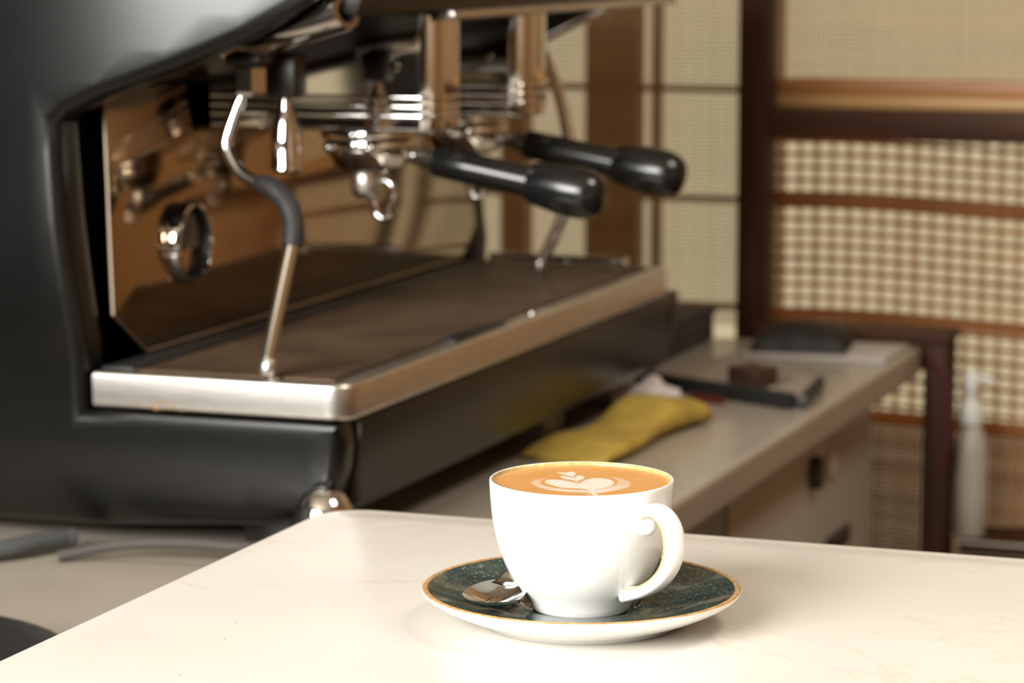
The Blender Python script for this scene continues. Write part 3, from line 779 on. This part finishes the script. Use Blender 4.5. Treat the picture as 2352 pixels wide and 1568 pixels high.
p2['label'] = 'farther portafilter with black bulbous handle, reaching out from the far group'
for o in (pf, p2): o['group'] = 'portafilters locked in the machine'

# ------------------------------------------------------------------ small things on the back counter
def blob_sheet(name, mat, cx, cy, z0, lx, ly, h, rot, amp, seedv, nx=40, ny=24, edge=3.0, sub=1):
    bm = BM(); top = []; bot = []
    for i in range(nx + 1):
        a, b2 = [], []
        for j in range(ny + 1):
            s = -1 + 2 * i / nx; q = -1 + 2 * j / ny
            wob = 1 + .10 * noise.noise(Vector((s * 2 + seedv, q * 2, 3)))
            x = s * lx / 2 * wob; y = q * ly / 2 * wob
            f = (1 - abs(s) ** edge) * (1 - abs(q) ** edge)
            hh = h * max(f, 0) ** .42 * (1 + amp * noise.noise(Vector((s * 2.2 + seedv, q * 3.1, .5)))) + .0006
            c, sn = math.cos(rot), math.sin(rot)
            X = cx + x * c - y * sn; Y = cy + x * sn + y * c
            a.append(bm.verts.new((X, Y, z0 + max(hh, .0006)))); b2.append(bm.verts.new((X, Y, z0)))
        top.append(a); bot.append(b2)
    for i in range(nx):
        for j in range(ny):
            bm.faces.new((top[i][j], top[i + 1][j], top[i + 1][j + 1], top[i][j + 1]))
            bm.faces.new((bot[i][j], bot[i][j + 1], bot[i + 1][j + 1], bot[i + 1][j]))
    lp = lambda g: [g[i][0] for i in range(nx + 1)] + [g[nx][j] for j in range(1, ny + 1)] + [g[i][ny] for i in range(nx - 1, -1, -1)] + [g[0][j] for j in range(ny - 1, 0, -1)]
    A, Bv = lp(top), lp(bot)
    for i in range(len(A)): bm.faces.new((A[i], Bv[i], Bv[(i + 1) % len(A)], A[(i + 1) % len(A)]))
    return obj(name, bm, mat, angle=60)
wz = wt + .0005
# yellow cloth: a folded sheet with a rolled far end
bm = BM()
NN = 40; sec = 28; rings = []
for i in range(NN + 1):
    s = i / NN
    cx = .008 + .030 * s + .005 * math.sin(s * 5); cy = .415 + .255 * s
    hw = .035 + .005 * math.sin(s * 7 + 1); ht = .004 + .0085 * min(1, s * 1.6) + .0018 * math.sin(s * 11)
    if s > .93: ht *= math.sqrt(max(.02, 1 - ((s - .93) / .07) ** 2)); hw *= .9 + .1 * math.sqrt(max(0, 1 - ((s - .93) / .07) ** 2))
    if s < .06: ht *= .5 + .5 * s / .06
    ring = []
    for k in range(sec):
        a = 2 * PI * k / sec
        ca, sa = math.cos(a), math.sin(a)
        X = math.copysign(abs(ca) ** .7, ca) * hw; Zz = math.copysign(abs(sa) ** .75, sa) * ht
        rip = .0016 * noise.noise(Vector((s * 9, a * 1.3, 2))) if sa > 0 else 0
        ring.append(bm.verts.new((cx + X, cy - X * .35, wz + ht + Zz + rip)))
    rings.append(ring)
for a, b2 in zip(rings, rings[1:]):
    for k in range(sec): bm.faces.new((a[k], a[(k + 1) % sec], b2[(k + 1) % sec], b2[k]))
bm.faces.new(rings[0]); bm.faces.new(rings[-1])
t = tag(obj('cleaning_cloth', bm, 'yellow_cloth', angle=70), 'folded yellow cleaning cloth on the worktop just behind the cup', 'cloth')
tag(blob_sheet('tissue', 'white_tissue', -.022, .733, wz, .055, .075, .016, -.9, .9, 1.7), 'crumpled white tissue between the yellow cloth and the machine', 'tissue')
tag(blob_sheet('bar_rag', 'black_cloth', -.115, .832, wz, .075, .048, .032, .0, .5, 4.2), 'black rag heaped beside the far foot of the machine', 'cloth')
bm = BM(); tube(bm, [(.018, .768, wz + .0035), (.052, .751, wz + .0035)], .0032, 10); tag(obj('pen', bm, 'red_pen'), 'dark red pen lying between the white tissue and the black bar of the tray', 'pen')
# shallow perforated tray with a black front bar
th_t = math.radians(-26.5)
t = thing('shallow_tray', 'grey perforated tray with a black front edge, on the worktop behind the cloth', 'tray', (.05, .90, wz))
tc0 = Vector((.030, .925, 0))
def trot(bm): bmesh.ops.rotate(bm, verts=bm.verts[:], cent=tc0, matrix=Matrix.Rotation(th_t, 3, 'Z'))
FL, FR, BR, BL = Vector((-.050, .840, 0)), Vector((.1225, .751, 0)), Vector((.108, .900, 0)), Vector((-.020, 1.025, 0))
bm = BM(); prism(bm, [(p.x, p.y) for p in (FL, FR, BR, BL)], 'z', wz, wz + .006, .001)
for i in range(15):
    for j in range(15):
        a, b2 = (i + .8) / 15.6, (j + 1.4) / 16.2
        p = (FL * (1 - a) + FR * a) * (1 - b2) + (BL * (1 - a) + BR * a) * b2
        lathe(bm, [(.0032, .006), (.0026, .0072), (0, .0074)], (p.x, p.y, wz), seg=6)
obj('perforated_sheet', bm, 'mat_grey', t, smooth=False)
def bar(name, p, q, h, wd):
    d = (q - p).normalized(); n = Vector((d.y, -d.x, 0)) * wd
    bm = BM(); prism(bm, [(c.x, c.y) for c in (p, q, q + n, p + n)], 'z', wz, wz + h, .003); return obj(name, bm, 'black_plastic', t)
k = bar('front_bar', FL + Vector((-.004, .0, 0)), FR, .015, .011); k['label'] = 'black front bar'
bar('corner_bar', FR + Vector((.0008, .001, 0)), FR * .2 + BR * .8, .013, .008)
bm = BM(); box(bm, .040, .078, .812, .846, wz + .0076, wz + .026, .004, rot=-.47)
tag(obj('small_box', bm, 'brown_plastic'), 'small dark brown box sitting in the grey perforated tray', 'box')
# flat black box behind the machine's far end
t = thing('flat_box', 'flat black box on the worktop left of the post, behind the machine', 'box', (-.19, 1.02, wz))
bm = BM(); box(bm, -.30, -.076, .865, 1.165, wz, wz + .028, .003); obj('box_body', bm, 'black_plastic', t)
bm = BM(); box(bm, -.302, -.074, .863, 1.167, wz + .0282, wz + .036, .002); obj('box_top', bm, 'black_rubber', t)
bm = BM(); lathe(bm, [(0, 0), (.018, 0), (.019, .003), (.017, .009), (0, .010)], (-.150, 1.10, wz + .0362), seg=20)
tag(obj('lid', bm, 'brown_plastic'), 'small brown lid lying on the flat black box behind the machine', 'lid')
# pale sheet under a black pouch
bm = BM(); box(bm, -.015, .136, 1.050, 1.172, wz, wz + .004, .0015); tag(obj('paper_pad', bm, 'grey_paper'), 'pale grey pad of paper at the far end of the worktop', 'paper')
o = blob_sheet('pouch', 'black_rubber', .036, 1.105, wz + .0041, .098, .085, .026, .12, .12, 9.1, edge=2.6)
tag(o, 'black rounded pouch on top of the pale paper pad', 'pouch')

# dark wooden stand beyond the worktop, strap hung over its corner
t = thing('wooden_stand', 'dark brown wooden stand showing one leg beyond the worktop end', 'stand', (.06, 1.23, 0))
bm = BM(); box(bm, -.045, .172, 1.200, 1.262, BZ - .1000, BZ - .0890, .002); obj('top', bm, 'wood_dark_h', t)
bm = BM(); box(bm, -.030, .150, 1.206, 1.222, BZ - .128, BZ - .1002, .0015); obj('rail', bm, 'wood_dark_h', t)
for (x, y) in ((.1445, 1.203), (.1445, 1.240), (-.044, 1.203), (-.044, 1.240)):
    bm = BM(); box(bm, x, x + .024, y, y + .021, 0, BZ - .1002, .0015); obj('leg', bm, 'wood_dark', t)
bm = BM()
q = catmull([(.150, 1.2005, BZ - .112), (.163, 1.2000, BZ - .125), (.1705, 1.2010, BZ - .145), (.1715, 1.2020, BZ - .18), (.169, 1.2015, BZ - .22), (.160, 1.2005, BZ - .245)], 6)
tube(bm, q, [(.0012, .0045)] * len(q), 10, side=(0, 1, 0)); tag(obj('strap', bm, 'red_strap'), 'dark red strap hanging down the leg of the wooden stand', 'strap')
# low cream ledge and pump bottle on it
bm = BM(); box(bm, .178, 1.45, 1.235, 1.33, BZ - .334, BZ - .318, .002); box(bm, .19, 1.44, 1.242, 1.325, 0, BZ - .3342, 0)
o = obj('low_ledge', bm, ['cab_white', 'wood_dark'], smooth=False)
for f in o.data.polygons:
    if f.center.z < BZ - .3345 or f.index >= len(o.data.polygons) - 6: f.material_index = 1
tag(o, 'low dark ledge with a cream top board below the right blind', 'ledge')
bx, by, bz = .2005 - .02 + .008, 1.268, BZ - .318
t = thing('pump_bottle', 'milky plastic pump bottle with white pump on the low ledge', 'bottle', (bx, by, bz))
bm = BM(); lathe(bm, [(0, 0), (.016, 0), (.0175, .002), (.0175, .045), (.0180, .075), (.0178, .095), (.0165, .110), (.0125, .122), (.0085, .128), (.008, .131), (0, .131)], (bx - .003, by, bz), seg=32); obj('bottle_body', bm, 'pale_acrylic', t)
bm = BM(); lathe(bm, [(0, .1295), (.0145, .1295), (.0150, .133), (.0143, .150), (.0110, .155), (.0062, .157), (.0062, .166), (.0085, .168), (.0088, .186), (.006, .190), (0, .191)], (bx - .005, by, bz), seg=28); k = obj('pump', bm, 'white_plastic', t); k['label'] = 'white pump head'
bm = BM(); tube(bm, catmull([(bx - .005, by, bz + .181), (bx + .012, by, bz + .182), (bx + .021, by, bz + .178)], 5), .0036, 10); obj('pump_nozzle', bm, 'white_plastic', k)
t.scale = (.955, .955, .955)

# things at lower left: hoses below the machine and a black bin beside the worktop
bm = BM(); q = catmull([(-.250, -.085, wt + .0075), (-.228, -.060, wt + .0095), (-.215, -.035, wt + .0105), (-.205, -.012, wt + .0085)], 10)
tube(bm, q, [.0060 + .0010 * (k % 2) for k in range(len(q))], 14); tag(obj('hose', bm, 'hose_grey'), 'grey ribbed hose emerging under the near end of the machine', 'hose')
bm = BM(); q = catmull([(-.195, -.052, wt + .0045), (-.155, -.035, wt + .012), (-.11, -.028, wt + .015), (-.06, -.02, wt + .014), (-.045, .04, wt + .006)], 10)
tube(bm, q, .0040, 12); tag(obj('cable', bm, 'cable'), 'thin dark cable arching on the worktop under the near machine end', 'cable')
bm = BM(); box(bm, -.100, -.055, .045, .085, wt + .0005, wt + .026, .003); tag(obj('wooden_block', bm, 'dark_housing'), 'small dark block under the machine behind the cable', 'block')
bcx, bcy = -.135, -.435
bm = BM(); lathe(bm, [(0, 0), (.125, 0), (.13, .004), (.148, .84), (.153, .877), (.145, .882), (.141, .872), (.12, .05), (0, .04)], (bcx, bcy, 0), seg=64)
t = thing('waste_bin', 'black round bin beside the near end of the worktop', 'bin', (bcx, bcy, 0)); obj('tub', bm, 'black_plastic', t)
bm = BM(); lathe(bm, [(0, .889), (.120, .889), (.145, .885), (.1565, .877), (.158, .8825), (.145, .8935), (.120, .898), (0, .900)], (bcx, bcy, 0), seg=64); obj('bin_lid', bm, 'black_rubber', t)
